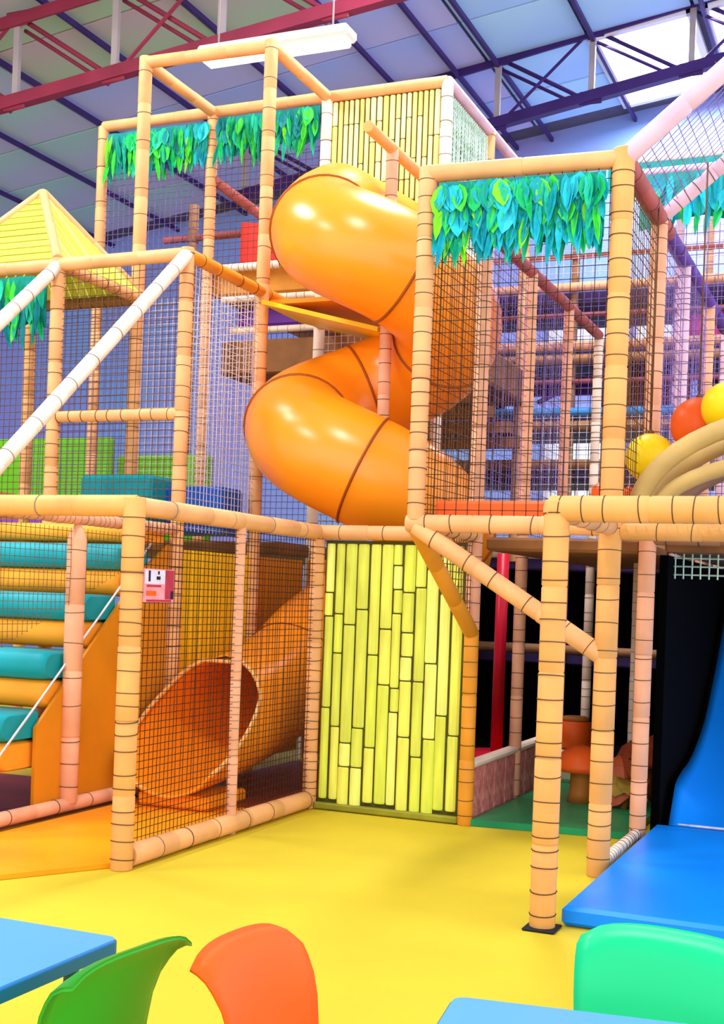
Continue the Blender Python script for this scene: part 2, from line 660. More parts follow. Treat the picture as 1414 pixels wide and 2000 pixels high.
# hanging fluorescent fitting
lt = thing('ceiling_light', 'long white fluorescent light fitting hanging behind the top tower', 'lamp', (-6.66, 12.6, 7.72))
part('housing', MB().cbox((-6.66, 12.6, 7.84), (1.9, .3, .13), .03), 'lamp_body', lt)
part('diffuser', MB().cbox((-6.66, 12.6, 7.745), (1.8, .22, .06), .02), 'lamp_white', lt)
for x in (-7.4, -5.95):
    part('hanger', MB().sweep([(x, 12.6, 7.9), (x, 12.6, zc(x) + .04)], .012, 6), 'steel_grey', lt)

# ================================================================== FRAMES
frA = thing('play_frame', 'tan padded pipe frame around the orange slide lane and soft steps', 'play frame', (X3, R0, 0))
frB = thing('play_frame', 'tan two-storey pipe frame carrying the small bamboo pyramid roof', 'play frame', (X1, R2, 0))
frT = thing('play_frame', 'tallest pipe tower with open cube top under the maroon truss', 'play frame', (X2, R3, 0))
frR = thing('play_frame', 'tan netted pipe frame hung with the widest leaf curtain, right of the spiral slide', 'play frame', (X5, R1, 0))
frC = thing('play_frame', 'pipe frame standing at the blue mat with the frontmost free-standing post', 'play frame', (X5, R0, 0))
frK = thing('play_frame', 'distant cluttered pipe frame with stacked decks behind the right nets', 'play frame', (X4, R6, 0))

# ---- A : lane with soft steps
post(frA, X3, R0, 0, L1 + .05, r=.066, m='foam_yellow', tie=.105)
post(frA, X3, R1, 0, L1 - .03, r=.036, m='foam_pink', tie=.06, tm='tie_grey')
post(frA, X3, R2, 0, L1, r=.055, m='foam', tie=.08)
post(frA, X2, 7.4, .1, 1.98, r=.066, m='foam_pink', tie=.2, taper_top=True)
post(frA, X2, R0, 0, L1, r=.06)
post(frA, X1, R0, 0, L1, r=.06)
rail(frA, (X1, R0, L1), (X3 + .02, R0, L1), m='foam_yellow', r=.064, tie=.6, tm='tie_grey')
rail(frA, (X3, R0, L1), (X3, R2, L1), m='foam', r=.058, tie=.6, tm='tie_grey')
rail(frA, (X2, R0, L1), (X2, R2, L1), m='foam_pink', r=.045, tie=.08, tm='tie_grey')
rail(frA, (X3, R0 + .06, .07), (X3, R2 - .05, .07), m='foam', r=.066, tie=.5)
rail(frA, (X2, 5.7, .09), (X2, R2, .09), m='foam_pink', r=.05, tie=.6)
rail(frA, (X2, R0, L1), (X2, R2, L2), m='foam_white', r=.056, tie=.3, tm='tie_grey')
rail(frA, (X1, R0, L1), (X1, R2, L2), m='foam_white', r=.056, tie=.3, tm='tie_grey')
rail(frA, (X3, R2, L1), (X4, R2, L1), m='foam', r=.055, tie=.3)
netrect(frA, (X3, R0), (X3, R1), .14, L1 - .05, m='net_black', cell=.045, r=.0024)
netrect(frA, (X3, R1), (X3, R2), .14, L1 - .05, m='net_black', cell=.045, r=.0024)
net(frA, (X2, 0, 0), (0, 1, 0), (0, 0, 1), [(6.25, .2), (8.2, 1.85), (8.7, 2.05), (6.25, 2.05)], m='net_brown', cell=.05, r=.002)

# ---- B : left tower with pyramid roof
post(frB, X2, R2, 0, L2 + .05, m='foam', tie=.13)
post(frB, X1, R2, 0, L2 + .05, m='foam', tie=.14)
post(frB, X0, R2, 0, L2)
post(frB, X0, R3, 0, L2, tm='tie_grey')
rail(frB, (X0 - .6, R2, L2), (X2, R2, L2), m='foam', r=.056, tie=0)
rail(frB, (X1, R2, L2), (X1, R3, L2), m='foam', r=.05, tie=.2)
rail(frB, (X0, R3, L2), (X1, R3, L2), m='foam_brown', r=.05, tie=.2)
rail(frB, (X1, R2, 3.06), (X2, R2, 3.06), m='foam', r=.05, tie=.14)
rail(frB, (X2, R2, L2), (X2, R4 + 1.9, L2), m='foam_amber', r=.055, tie=.4)
netrect(frB, (X1, R2), (X2, R2), L1, L2, m='net_brown', cell=.06, r=.003)
netrect(frB, (X0, R2), (X1, R2), L1, L2 - .5, m='net_brown', cell=.06, r=.003)
netrect(frB, (X2, R2), (X2, R3), L1, L2, m='net_pale', cell=.06, r=.003)
netrect(frB, (X0, R3), (X1, R3), L1, L2, m='net_violet', cell=.065, r=.0035)
netrect(frB, (X1, R3), (X2, R3), L1, L2, m='net_pale', cell=.065, r=.003)

# ---- T : tallest tower
XT0, XT1 = -8.0, -6.65
post(frT, XT1, R3, 0, L3 + .05, m='foam', tie=.35, r=.062)
post(frT, X2, R3 + .05, 0, L3 + .05, m='foam', tie=.22, r=.06)
post(frT, XT1, R4, 0, L3, m='foam', tie=.1)
post(frT, X2, R4, 0, L3, m='foam_white', tie=.2)
post(frT, XT0, R4, 0, L3, m='foam', tie=.3)
post(frT, X3, R4, 2.1, L3, m='foam_white', tie=.2)
post(frT, X3, R5 + .1, 2.1, L3, m='foam', tie=.2)
post(frT, XT1, R5, 0, L3 - .4, m='foam_brown', tie=.12)
post(frT, X2, R5, 0, L3 - .4, m='foam_lilac', tie=.12)
post(frT, XT0 + .4, R5, 0, L3 - .5, m='foam_brown', tie=.12)
post(frT, X3, 14.1, 2.1, L3, m='foam', tie=.2)
for a, b in (((XT1, R3), (X2, R3 + .05)), ((XT1, R3), (XT1, R4)), ((X2, R3 + .05), (X2, R4)), ((XT0, R4), (XT1, R4)),
             ((XT1, R4), (X2, R4)), ((X2, R4), (X3, R4)), ((X3, R4), (X3, 14.1))):
    rail(frT, (*a, L3), (*b, L3), r=.056, tie=0, m='foam' if b[1] < 14 else 'foam_lilac')
rail(frT, (XT0, R5, 5.7), (X2, R5, 5.7), m='foam_maroon', r=.04, tie=.2)
rail(frT, (XT1, R4, 4.95), (X3, R4 - .04, 4.95), m='foam_white', r=.04, tie=.06)
rail(frT, (XT1, R4, 5.9), (X2, R5, 4.9), m='foam_maroon', r=.05, tie=.2)
rail(frT, (X2, R4 + .1, 5.9), (X3, R5, 4.9), m='foam_maroon', r=.05, tie=.2)
netrect(frT, (XT0, R4), (XT1, R4), 4.4, 6.1, m='net_violet', cell=.065, r=.0035)
netrect(frT, (XT1, R4), (X2, R4), 4.9, 6.1, m='net_brown', cell=.07, r=.003)
netrect(frT, (X3, R4), (X3, R5 + .1), 4.4, 6.5, m='net_mint', cell=.05, r=.0065)
netrect(frT, (XT1, R5), (X2, R5), 2.2, 5.6, m='net_violet', cell=.07, r=.0035)
netrect(frT, (X2, R4), (X3, R4), 2.2, 4.3, m='net_pale', cell=.07, r=.0035)
# decks of the tower
part('deck', MB().cbox(((XT1 - 4.98) / 2, (R4 + R6) / 2, 4.83), (-4.98 - XT1, R6 - R4 - .15, .3), .03), 'deck_orange', frT)
part('deck', MB().cbox(((XT0 + X2) / 2 - .2, (R3 + R6) / 2 + .6, 2.06), (X2 - XT0 + .4, R6 - R3, .12), .02), 'deck_brown', frT)
part('deck', MB().cbox(((XT1 + X3) / 2 + .1, (R4 + R6) / 2 + .25, 4.08), (X3 - XT1 + .1, R6 - R4, .36), .02), 'deck_brown', frT)
for i, (x0, x1, z) in enumerate(((-6.5, -4.95, 4.64), (-6.5, -4.3, 4.36), (-6.0, -4.4, 3.6), (-6.2, -4.6, 3.1))):
    rail(frT, (x0, R4 + .06 + .2 * i, z), (x1, R4 + .06 + .2 * i, z), m='foam_white' if i < 2 else 'foam_brown', r=.035, tie=.12, tm='tie_grey')
for i in range(4):
    part('brace', MB().box((-5.1 + .1 * i, R5 - .3 + .3 * i, 3.72 - .12 * i), (2.2, .12, .12)), 'deck_brown', frT)

# ---- R : right frame
post(frR, X4, R1, L1 + .02, L2 + .04, r=.058, m='foam', tie=.115)
post(frR, X5, R1 + .08, 0, L2 + .06, r=.068, m='foam_yellow', tie=.125)
post(frR, X4, R2, 0, 1.42, r=.055, m='foam_amber', tie=.13)
post(frR, X4, R2, 1.42, L2, r=.055, m='foam_pink', tie=.11)
for y, r, mm in ((R3, .05, 'foam_pink'), (R4, .046, 'foam_pink'), (R5, .046, 'foam_white')):
    post(frR, X4, y, 0, L2, r=r, m=mm, tie=.12)
for y, r, mm in ((R2 + .1, .058, 'foam_pink'), (R3, .05, 'foam_lilac'), (R4 + .15, .05, 'foam_pink'), (R5 + .1, .05, 'foam_lilac')):
    post(frR, X5, y, 0, L2, r=r, m=mm, tie=.12)
rail(frR, (X4, R1, L2), (X5, R1 + .08, L2), r=.056, m='foam', tie=0)
rail(frR, (X4, R1, L2), (X4, R5, L2), r=.05, m='foam_maroon', tie=.3)  # tan foam rail; shade on its underside is put into the maroon
rail(frR, (X5, R1 + .08, L2), (X5, R3 - .8, L2), r=.062, m='foam_maroon', tie=.5)
rail(frR, (X5, R3 - .8, L2), (X5, R5, L2), r=.056, m='foam_violet', tie=.5)
rail(frR, (X4 - .06, R1, L1), (X5, R1 + .08, L1), r=.058, m='foam', tie=.2)
rail(frR, (X4, R1, L1), (X4, R2, L1), r=.055, m='foam', tie=.2)
rail(frR, (X4, R1, L1 - .02), (X4, R2, 1.4), r=.055, m='foam_amber', tie=0)
rail(frR, (X4, R1, L1 - .02), (X5, R1 + .08, 1.32), r=.058, m='foam', tie=.25)
rail(frR, (X5, R1 + .08, L2), (-.15, R1 + .08, L2 + 1.45 * .81), r=.06, m='foam_lilac', tie=0)
rail(frR, (X5, R2 + .1, L2), (-.15, R2 + .1, L2 + 1.45 * .81), r=.05, m='foam_lilac', tie=.1)
rail(frR, (-.15, R1, L2 + 1.45 * .81), (-.15, R2 + .2, L2 + 1.45 * .81), r=.05, m='foam_lilac', tie=.3)
rail(frR, (X5, R2 + .1, L1), (X7, R2 + .1, L1), r=.05, m='foam_brown', tie=.2)
rail(frR, (X4, R3, L1), (X5, R3, L1), r=.05, m='foam_brown', tie=.2)
rail(frR, (X5, R1 + .1, .06), (X5, R2 + .1, .06), r=.04, m='foam_white', tie=.08)
netrect(frR, (X4, R1), (X5, R1 + .06), L1 + .05, L2 - .05, m='net_black', cell=.075, r=.0026)
netrect(frR, (X4, R1), (X4, R2), L1 + .05, L2 - .05, m='net_brown', cell=.06, r=.003)
netrect(frR, (X4, R2), (X4, R4), L1 + .05, L2 - .05, m='net_violet', cell=.07, r=.0026)
netrect(frR, (X5, R1 + .08), (X5, R2 + .1), L1 + .05, L2 - .05, m='net_brown', cell=.065, r=.003)
netrect(frR, (X5, R2 + .1), (X5, R4), L1 + .05, L2 - .05, m='net_violet', cell=.07, r=.0026)
netrect(frR, (X5, R2 + .1), (X7, R2 + .1), L1 + .05, L2 - .05, m='net_violet', cell=.075, r=.003)
net(frR, (X4, 0, 0), (0, 1, 0), (0, 0, 1), [(R1 + .1, L1 - .05), (R2 - .03, 1.46), (R2 - .03, L1 - .05)], m='net_brown', cell=.05)
net(frR, (X5, R1 + .08, L2), (.81 * 1.23, 0, 1), (0, 1, 0), [(0, 0), (1.8, 0), (1.8, 1.26), (0, 1.26)], m='net_violet', cell=.07, r=.003)
part('edge_pad', MB().cbox(((X4 + X5) / 2, R1 + .2, L1 + .1), (X5 - X4 - .14, .1, .12), .02), 'vinyl_ballorange', frR)
part('deck', MB().cbox(((X4 + X5) / 2, (R2 + R5) / 2 + .2, L1 - .06), (X5 - X4 - .1, R5 - R2 + .2, .1), .02), 'deck_brown', frR)
part('deck', MB().cbox(((X5 + X7) / 2 + .05, (R2 + R5) / 2 + .4, L1 - .04), (X7 - X5 - .1, R5 - R2 + .4, .1), .02), 'deck_brown', frR)

# ---- C : canopy over the blue mat
post(frC, X5 + .02, R0, 0, L1 + .04, r=.066, m='foam_yellow', tie=.1)
post(frC, X7, R0, 0, L1, r=.06)
rail(frC, (X5 - .02, R0, L1), (X7, R0, L1), r=.066, m='foam_yellow', tie=.13)
rail(frC, (X5, R0, L1), (X5, R1 + .08, L1), r=.055, m='foam', tie=.2)
rail(frC, (X5 + .06, R1 + .1, L1 - .03), (X7, R1 + .1, L1 - .03), r=.052, m='foam_yellow', tie=.3)
net(frC, (X5, R0, L1 + .03), (1, 0, 0), (0, 1, 0), [(0, 0), (2.5, 0), (2.5, 1.35), (0, 1.35)], m='net_black', cell=.06)
part('foot_plate', MB().cbox((X5 + .02, R0, .008), (.17, .17, .016), .008), 'rubber', frC)

# ---- K : far stacked decks
KY = 14.35
cols = [-5.9 + 1.18 * i for i in range(8)]
for i, x in enumerate(cols):
    for j in (0, 1):
        post(frK, x + .15 * j, KY + 1.3 * j, 0, L3 - .1, r=.045, m=('foam_lilac', 'foam_pink', 'foam_brown')[(i + j) % 3], tie=.12, tm='tie_grey')
lev = [(2.75, 'foam_white', 'deck_brown'), (3.25, 'foam_brown', 'deck_violet'), (3.85, 'vinyl_skyblue', 'deck_violet'),
       (4.62, 'foam_pink', 'deck_violet'), (5.3, 'foam_pink', 'deck_violet'), (2.2, 'foam_white', 'deck_violet'), (1.1, 'foam_brown', 'deck_violet')]
KX0, KX1 = cols[0], cols[-1]
for i, (z, a, b) in enumerate(lev):
    part('deck', MB().cbox(((KX0 + KX1) / 2, KY + .7, z - .1), (KX1 - KX0 + .2, 1.3, .16), .02), b, frK)
    rail(frK, (KX0, KY - .08, z), (KX1, KY - .08, z), r=.055, m=a, tie=.2, tm='tie_grey')
    if i in (0, 2, 3):
        rail(frK, (KX0, KY - .1, z - .16), (KX1, KY - .1, z - .16), r=.06, m='foam_brown', tie=.2)
    if i in (2, 3, 4):
        rail(frK, (KX0, KY - .05, z + .36), (KX1, KY - .05, z + .36), r=.03, m='foam_maroon', tie=0)
rail(frK, (X3, 14.1, L3 + .05), (X7 + 1.5, 14.1, L3 + .05), r=.055, m='foam_white', tie=0)
rail(frK, (X4 + .3, R5 + .1, 5.98), (X7 + 1.2, R5 + .1, 5.98), r=.045, m='foam_lilac', tie=0)
for z0, z1, m_ in ((2.2, 3.8, 'net_pale'), (3.9, 5.3, 'net_violet'), (5.4, 6.3, 'net_pale')):
    netrect(frK, (KX0, KY - .16), (KX1, KY - .16), z0, z1, m=m_, cell=.085, r=.0035)
for i in range(9):
    x = KX0 + .3 + i * .82
    z = (2.4, 3.4, 4.0, 4.75, 2.4, 4.1, 3.3, 4.8, 2.9)[i]
    rail(frK, (x, KY + .1, z), (x + .7, KY + .6, z + .5), r=.03, m='foam_violet', tie=0)
for i in range(7):
    x = KX0 + .59 + i * 1.18
    part('back_panel', MB().cbox((x, KY + 1.4, 4.25 + (.35 if i % 2 else 0)), (1.1, .05, .62), .02),
         ('deck_violet', 'vinyl_purple', 'foam_maroon')[i % 3], frK)

# ================================================================== SPIRAL SLIDE
AX, AY = -4.2, 9.97
HR, TR = .63, .46
sl = thing('spiral_slide', 'orange plastic spiral tube slide winding down to the orange lane', 'slide', (AX, AY, 0))


def hz(ph):
    if ph > 630:                      # the last part runs steeper
        d = ph - 630
        return 2.75 - .00486 * d - 6.0e-6 * d * d
    return 4.5 - 1.75 * (ph - 270) / 360


def hp(ph):
    a = math.radians(ph)
    q = min(1, max(0, (ph - 180) / 110))
    R_ = HR - .22 * (1 - q * q * (3 - 2 * q))
    return Vector((AX + R_ * math.cos(a), AY + R_ * math.sin(a), hz(ph)))


segs = []
ent = [Vector((AX - HR + .22, 11.24 - i * (11.24 - AY) / 6, hz(180) + .12 - .02 * i)) for i in range(6)]
segs.append(ent + [hp(180 + 12 * i) for i in range(5)])
for a0 in range(228, 900, 84):
    segs.append([hp(a0 + 84 * i / 10) for i in range(11)])
# parallel frames over the whole path: tube rings are built around a horizontal 'side' vector
def rings(path, r, n=36):
    out = []
    for i, p in enumerate(path):
        t = (path[min(i + 1, len(path) - 1)] - path[max(i - 1, 0)]).normalized()
        sd = t.cross(Vector((0, 0, 1))).normalized()
        up = sd.cross(t)
        out.append([p + (sd * math.sin(2 * PI * k / n) + up * math.cos(2 * PI * k / n)) * r for k in range(n)])
    return out


def tube(rg, smooth=True):
    mb = MB()
    n = len(rg[0])
    vs = [p for r in rg for p in r]
    fs = [(i * n + k, i * n + (k + 1) % n, (i + 1) * n + (k + 1) % n, (i + 1) * n + k) for i in range(len(rg) - 1) for k in range(n)]
    return mb.add(vs, fs, smooth)


full = []
for s in segs:
    full += s if not full else s[1:]
R_out = rings(full, TR)
k0 = 0
for s in segs:
    k1 = k0 + len(s) - 1
    part('tube_segment', tube(R_out[k0:k1 + 1]), 'slide_orange', sl)
    # bolted flange at the lower end
    j = k1
    p = full[j]
    t = (full[min(j + 1, len(full) - 1)] - full[j - 1]).normalized()
    fl = rings([p - t * .012, p - t * .006, p + t * .006, p + t * .012], TR)
    for q, (ri, f) in enumerate(zip(fl, (0, .016, .016, 0))):
        fl[q] = [c + (c - (p)).normalized() * f for c in ri]
    part('flange', tube(fl), 'slide_seam', sl)
    k0 = k1
# exit: tube turning into an open chute on the lane
pe = hp(900)
ex = []
NE = 44
for i in range(NE + 1):
    u = i / NE
    y = AY - u * 2.12
    h0, m0, h1, m1 = hz(900), -1.0, .6, -.1
    z = h0 * (2 * u ** 3 - 3 * u * u + 1) + m0 * (u ** 3 - 2 * u * u + u) + h1 * (3 * u * u - 2 * u ** 3) + m1 * (u ** 3 - u * u)
    xx = AX - HR - .02 * u
    ex.append(Vector((xx, y, z)))
mb = MB()
n = 30
th_ = .02
grid = {}
vs, fs = [], []
for i, p in enumerate(ex):
    t = (ex[min(i + 1, NE)] - ex[max(i - 1, 0)]).normalized()
    sd = t.cross(Vector((0, 0, 1))).normalized()
    up = sd.cross(t)
    u = i / NE
    half = PI if u < .57 else (PI * .985 - ((u - .57) / .1) ** .7 * 1.05 if u < .67 else PI * .985 - 1.05 - (u - .67) / .33 * 1.1)
    for lay, r in ((0, TR), (1, TR - th_)):
        for k in range(n + 1):
            an = -half + 2 * half * k / n
            rr = r * (1 + .12 * max(0, u - .5))
            grid[(i, lay, k)] = len(vs)
            vs.append(p + (sd * math.sin(an) - up * math.cos(an)) * rr)
for i in range(NE):
    for k in range(n):
        fs.append((grid[i, 0, k], grid[i + 1, 0, k], grid[i + 1, 0, k + 1], grid[i, 0, k + 1]))
        fs.append((grid[i, 1, k + 1], grid[i + 1, 1, k + 1], grid[i + 1, 1, k], grid[i, 1, k]))
    if i / NE >= .57:
        for k in (0, n):
            fs.append((grid[i, 0, k], grid[i, 1, k], grid[i + 1, 1, k], grid[i + 1, 0, k]))
for k in range(n):
    fs.append((grid[NE, 0, k], grid[NE, 1, k], grid[NE, 1, k + 1], grid[NE, 0, k + 1]))
mb.add(vs, fs, True)
part('exit_chute', mb, 'slide_orange', sl)
# rolled lip along the chute's edge
i0 = int(NE * .57) + 1
lp = [vs[grid[i, 0, 0]] for i in range(NE, i0 - 1, -1)] + [vs[grid[i0, 0, 0]] * (1 - j / 6) + vs[grid[i0, 0, n]] * (j / 6) for j in range(1, 6)] \
    + [vs[grid[i, 0, n]] for i in range(i0, NE + 1)]
part('rim', MB().sweep(lp, .016, 8), 'foam_yellow', sl)
part('support_block', MB().cbox((AX - HR, 8.25, .085), (.6, .6, .1), .02), 'mat_orange', sl)
# centre post and its head rail
cp = bar(sl, 'centre_post', (X3, R3 - .05, 0), (X3, R3 - .05, 5.48), r=.052, m='foam_pink', tie=.16)
bar(sl, 'head_rail', (X3, R3 - .6, 5.48), (X3, R4, 5.48), r=.05, m='foam_yellow', tie=0)
# fairing plates under the top bend
part('support_panel', MB().prism([(-5.3, 10.1), (-4.2, 10.1), (-4.2, 11.2), (-5.3, 11.2)], 'z', 4.25, 4.29), 'mat_orange', sl)
part('support_panel', MB().add([(-5.28, 9.9, 4.25), (-4.15, 9.9, 3.95), (-4.15, 10.7, 3.95), (-5.28, 10.7, 4.25),
                                (-5.28, 9.9, 4.21), (-4.15, 9.9, 3.91), (-4.15, 10.7, 3.91), (-5.28, 10.7, 4.21)],
                               [(0, 1, 2, 3), (7, 6, 5, 4), (0, 4, 5, 1), (1, 5, 6, 2), (2, 6, 7, 3), (3, 7, 4, 0)]), 'vinyl_yellow', sl)

# ================================================================== SOFT STEPS
st = thing('soft_steps', 'teal and orange padded steps climbing behind the left lane', 'steps', (-6.4, 6.2, 0))
SX0, SX1 = -7.4, X2 - .07
nos = [(6.33, .42), (6.72, .77), (7.16, 1.17), (7.6, 1.58), (8.02, 1.97)]


def roll(y, z, h, d):            # a padded bar with a rounded front, along X
    pts = []
    for k in range(9):
        a = -PI / 2 - PI * k / 8
        pts.append((y + h / 2 + h / 2 * math.cos(a), z - h / 2 + h / 2 * math.sin(a)))
    pts = [(y + d, z - h)] + pts + [(y + d, z)]
    return pts


def roll_mb(y, z, h, d, x0, x1, e=.07):
    prof = roll(y, z, h, d)
    cy = sum(p[0] for p in prof) / len(prof)
    czz = sum(p[1] for p in prof) / len(prof)
    mb = MB()
    vs = []
    n = len(prof)
    for x, s in ((x0, .82), (x0 + e, 1), (x1 - e, 1), (x1, .82)):
        vs += [(x, cy + (p[0] - cy) * s, czz + (p[1] - czz) * s) for p in prof]
    fs = [(i * n + k, i * n + (k + 1) % n, (i + 1) * n + (k + 1) % n, (i + 1) * n + k) for i in range(3) for k in range(n)]
    mb.add(vs, fs, True)
    mb.f += [tuple(range(n - 1, -1, -1)), tuple(3 * n + k for k in range(n))]
    mb.s += [False, False]
    return mb


for i, (y, z) in enumerate(nos):
    o = part('step_roll', roll_mb(y, z, .2, .46, SX0, SX1), 'vinyl_teal', st)
    part('riser', roll_mb(y + .012, z - .2, .2, .42, SX0, SX1 - .01, .04), 'vinyl_orange', st)
part('top_riser', roll_mb(8.3, 2.14, .15, .4, SX0, SX1, .03), 'vinyl_orange', st)
part('side_panel', MB().prism([(7.05, .12), (8.68, .12), (8.68, 2.0), (8.3, 1.78), (7.05, .66)], 'x', X2 - .055, X2 - .03), 'vinyl_amber', st)
part('edge_rope', MB().sweep([(X2 - .02, 6.3, .2), (X2 - .02, 7.0, .79), (X2 - .02, 8.1, 1.74), (X2 - .02, 8.4, 2.0)], .008, 8), 'net_pale', st)

# panels round the lane, seen through the net
lb = thing('lane_boarding', 'yellow upright boards closing the far side of the slide lane', 'boarding', (X2, 9.4, 0))
for i in range(8):
    y = R2 + .12 + i * .15
    part('board', MB().cbox((X2 - .02, y + .07, 1.04), (.03, .138, 1.85), .006), 'vinyl_yellow', lb)
single('back_panel', MB().cbox(((X2 + X3) / 2, R4 - .15, 1.0), (X3 - X2 - .1, .05, 1.95), .01), 'vinyl_amber',
       'amber padded wall panel at the very back of the tube slide exit', 'wall panel')

single('side_panel', MB().cbox((X2 - .02, 10.62, 1.04), (.04, .98, 1.85), .01), 'vinyl_amber',
       'amber padded panel next to the yellow boards, above the tube slide exit', 'wall panel')
# floor mats
lane = [(-4.16, 6.2), (-4.5, 5.62), (-5.0, 5.35), (-5.28, 5.3), (-5.28, 8.3), (-4.16, 8.3)]
single('lane_mat', MB().prism(lane[::-1], 'z', .002, .03), 'mat_orange', 'bright orange mat where the tube slide runs out', 'mat')
single('lane_mat', MB().prism([(-5.28, 8.31), (-5.28, 10.9), (-2.92, 10.9), (-2.92, 8.85), (-4.16, 8.85), (-4.16, 8.31)], 'z', .002, .03), 'mat_maroon',
       'dark maroon mat under the tube slide exit', 'mat')
single('step_mat', MB().prism([(-7.5, 6.25), (-7.5, 8.7), (-5.42, 8.7), (-5.42, 6.25)], 'z', .002, .014), 'mat_red',
       'dull red mat at the foot of the padded steps', 'mat')
single('green_mat', MB().prism([(-2.78, 8.72), (-2.78, 11.6), (-1.66, 11.6), (-1.66, 8.86)], 'z', .002, .05), 'mat_green',
       'dark green mat under the frame behind the bamboo wall', 'mat')

# ================================================================== BAMBOO WALLS
bw1 = thing('bamboo_wall', 'tall lime bamboo wall standing at the yellow floor', 'wall panel', (-3.46, R2, 0))
part('backing', MB().box((-3.46, R2 + .03, 1.05), (1.14, .02, 2.02)), 'bamboo_dark', bw1)
rnd = random.Random(3)
strip_mesh = {}


def strip(wd, ht, m):
    key = (round(wd, 3), round(ht, 3), m)
    if key not in strip_mesh:
        mb = MB()
        h = wd / 2
        prof = [(-h, 0), (-h * .6, -.014), (0, -.02), (h * .6, -.014), (h, 0)]
        vs, fs = [], []
        zs = [(-ht / 2, .9), (-ht / 2 + .012, 1), (ht / 2 - .012, 1), (ht / 2, .9)]
        for z, s in zs:
            vs += [(p[0] * s, p[1] * s, z) for p in prof]
        n = 5
        for i in range(3):
            for k in range(4):
                fs.append((i * n + k, i * n + k + 1, (i + 1) * n + k + 1, (i + 1) * n + k))
        fs += [(4, 3, 2, 1, 0), (15, 16, 17, 18, 19)]
        for i in range(3):
            fs.append((i * n + 4, i * n, (i + 1) * n, (i + 1) * n + 4))
        mb.add(vs, fs, False)
        strip_mesh[key] = mb.mesh('bamboo_cane', m)
    return strip_mesh[key]


x = -4.02
ci = 0
HTS = [.18, .3, .42, .56, .7, .9]
while x < -2.95:
    wd = rnd.choice((.068, .08, .09))
    z = .04 + rnd.choice((0, .0, .04))
    off = 0
    while z < 2.0:
        ht = rnd.choice(HTS)
        if z + ht > 1.9:
            ht = round((2.04 - z) / .02) * .02
        if ht > .05:
            piece('bamboo_cane', strip(wd, ht - .01, 'bamboo_%d' % rnd.randrange(5)), bw1,
                  (x + wd / 2 + rnd.uniform(-.006, .006), R2 + .018, z + ht / 2))
        z += ht
    x += wd + .012
    ci += 1
part('foot_rail', MB().cbox((-3.46, R2 - .005, .03), (1.16, .06, .05), .01), 'bamboo_node', bw1)

bw2 = thing('bamboo_wall', 'pale yellow bamboo wall high on the tower above the slide', 'wall panel', ((X2 + X3) / 2, R4, 4.9))
part('backing', MB().box(((X2 + X3) / 2, R4 + .02, 5.7), (X3 - X2 - .1, .02, 1.7)), 'bamboo_dark', bw2)
x = X2 + .06
while x < X3 - .1:
    wd = rnd.choice((.045, .055))
    z = 4.88
    while z < 6.45:
        ht = rnd.choice((.4, .6, .8))
        if z + ht > 6.3:
            ht = round((6.52 - z) / .04) * .04
        if ht > .05:
            piece('bamboo_cane', strip(wd, ht - .01, 'bamboo_pale_%d' % rnd.randrange(4)), bw2, (x + wd / 2, R4 + .008, z + ht / 2))
        z += ht
    x += wd + .012

# pyramid roof
py = thing('pyramid_roof', 'small yellow bamboo pyramid roof on the left tower', 'roof', ((X0 + X1) / 2, (R2 + R3) / 2, L2))
apex = Vector(((X0 + X1) / 2 - .05, (R2 + R3) / 2, 5.22))
cor = [Vector((X0 - .02, R2 - .02, L2 + .05)), Vector((X1, R2 - .02, L2 + .05)), Vector((X1, R3, L2 + .05)), Vector((X0 - .02, R3, L2 + .05))]
for c in cor:
    bar(py, 'hip_bar', c, apex, r=.042, m='foam', tie=0)
for fi in range(4):
    a, b = cor[fi], cor[(fi + 1) % 4]
    nrm = (b - a).cross(apex - a).normalized()
    if fi == 0:                       # courses laid level
        N = 11
        for i in range(N):
            t0, t1 = i / N, (i + .86) / N
            q = [a.lerp(apex, t0), b.lerp(apex, t0), b.lerp(apex, t1), a.lerp(apex, t1)]
            off = nrm * .012
            part('slat', MB().add([p + off for p in q] + [p - off for p in q],
                                  [(0, 1, 2, 3), (7, 6, 5, 4), (0, 4, 5, 1), (1, 5, 6, 2), (2, 6, 7, 3), (3, 7, 4, 0)]),
                 'thatch_%d' % (i % 5), py)
    else:                             # canes laid up the slope
        N = 13
        for i in range(N):
            t0, t1 = i / N, (i + .84) / N
            q0, q1 = a.lerp(b, t0), a.lerp(b, t1)

            def top(t):
                h = 1 - abs(2 * t - 1)
                return a.lerp(b, t) + (apex - (a + b) / 2) * h
            q = [q0, q1, top(t1), top(t0)]
            off = nrm * .012
            part('slat', MB().add([p + off for p in q] + [p - off for p in q],
                                  [(0, 1, 2, 3), (7, 6, 5, 4), (0, 4, 5, 1), (1, 5, 6, 2), (2, 6, 7, 3), (3, 7, 4, 0)]),
                 'bamboo_%d' % (i % 4), py)

# ================================================================== LEAF CURTAINS
def leaf_mesh(w_, h_, m):
    vs = [(0, 0, 0), (-w_ * .35, -.006, -h_ * .2), (w_ * .35, -.006, -h_ * .2), (0, .012, -h_ * .3), (-w_ * .5, -.01, -h_ * .5),
          (w_ * .5, -.01, -h_ * .5), (0, .014, -h_ * .6), (-w_ * .3, -.008, -h_ * .8), (w_ * .3, -.008, -h_ * .8), (0, -.004, -h_)]
    fs = [(0, 1, 3), (0, 3, 2), (1, 4, 6, 3), (3, 6, 5, 2), (4, 7, 6), (6, 8, 5), (7, 9, 6), (6, 9, 8)]
    return MB().add(vs, fs).mesh('leaf', m)


LM = {}
for i in range(8):
    for nm, (a, b) in (('long', (.042, .28)), ('mid', (.055, .22)), ('wide', (.1, .19))):
        LM[nm, i] = leaf_mesh(a, b, 'leaf_%d' % i)


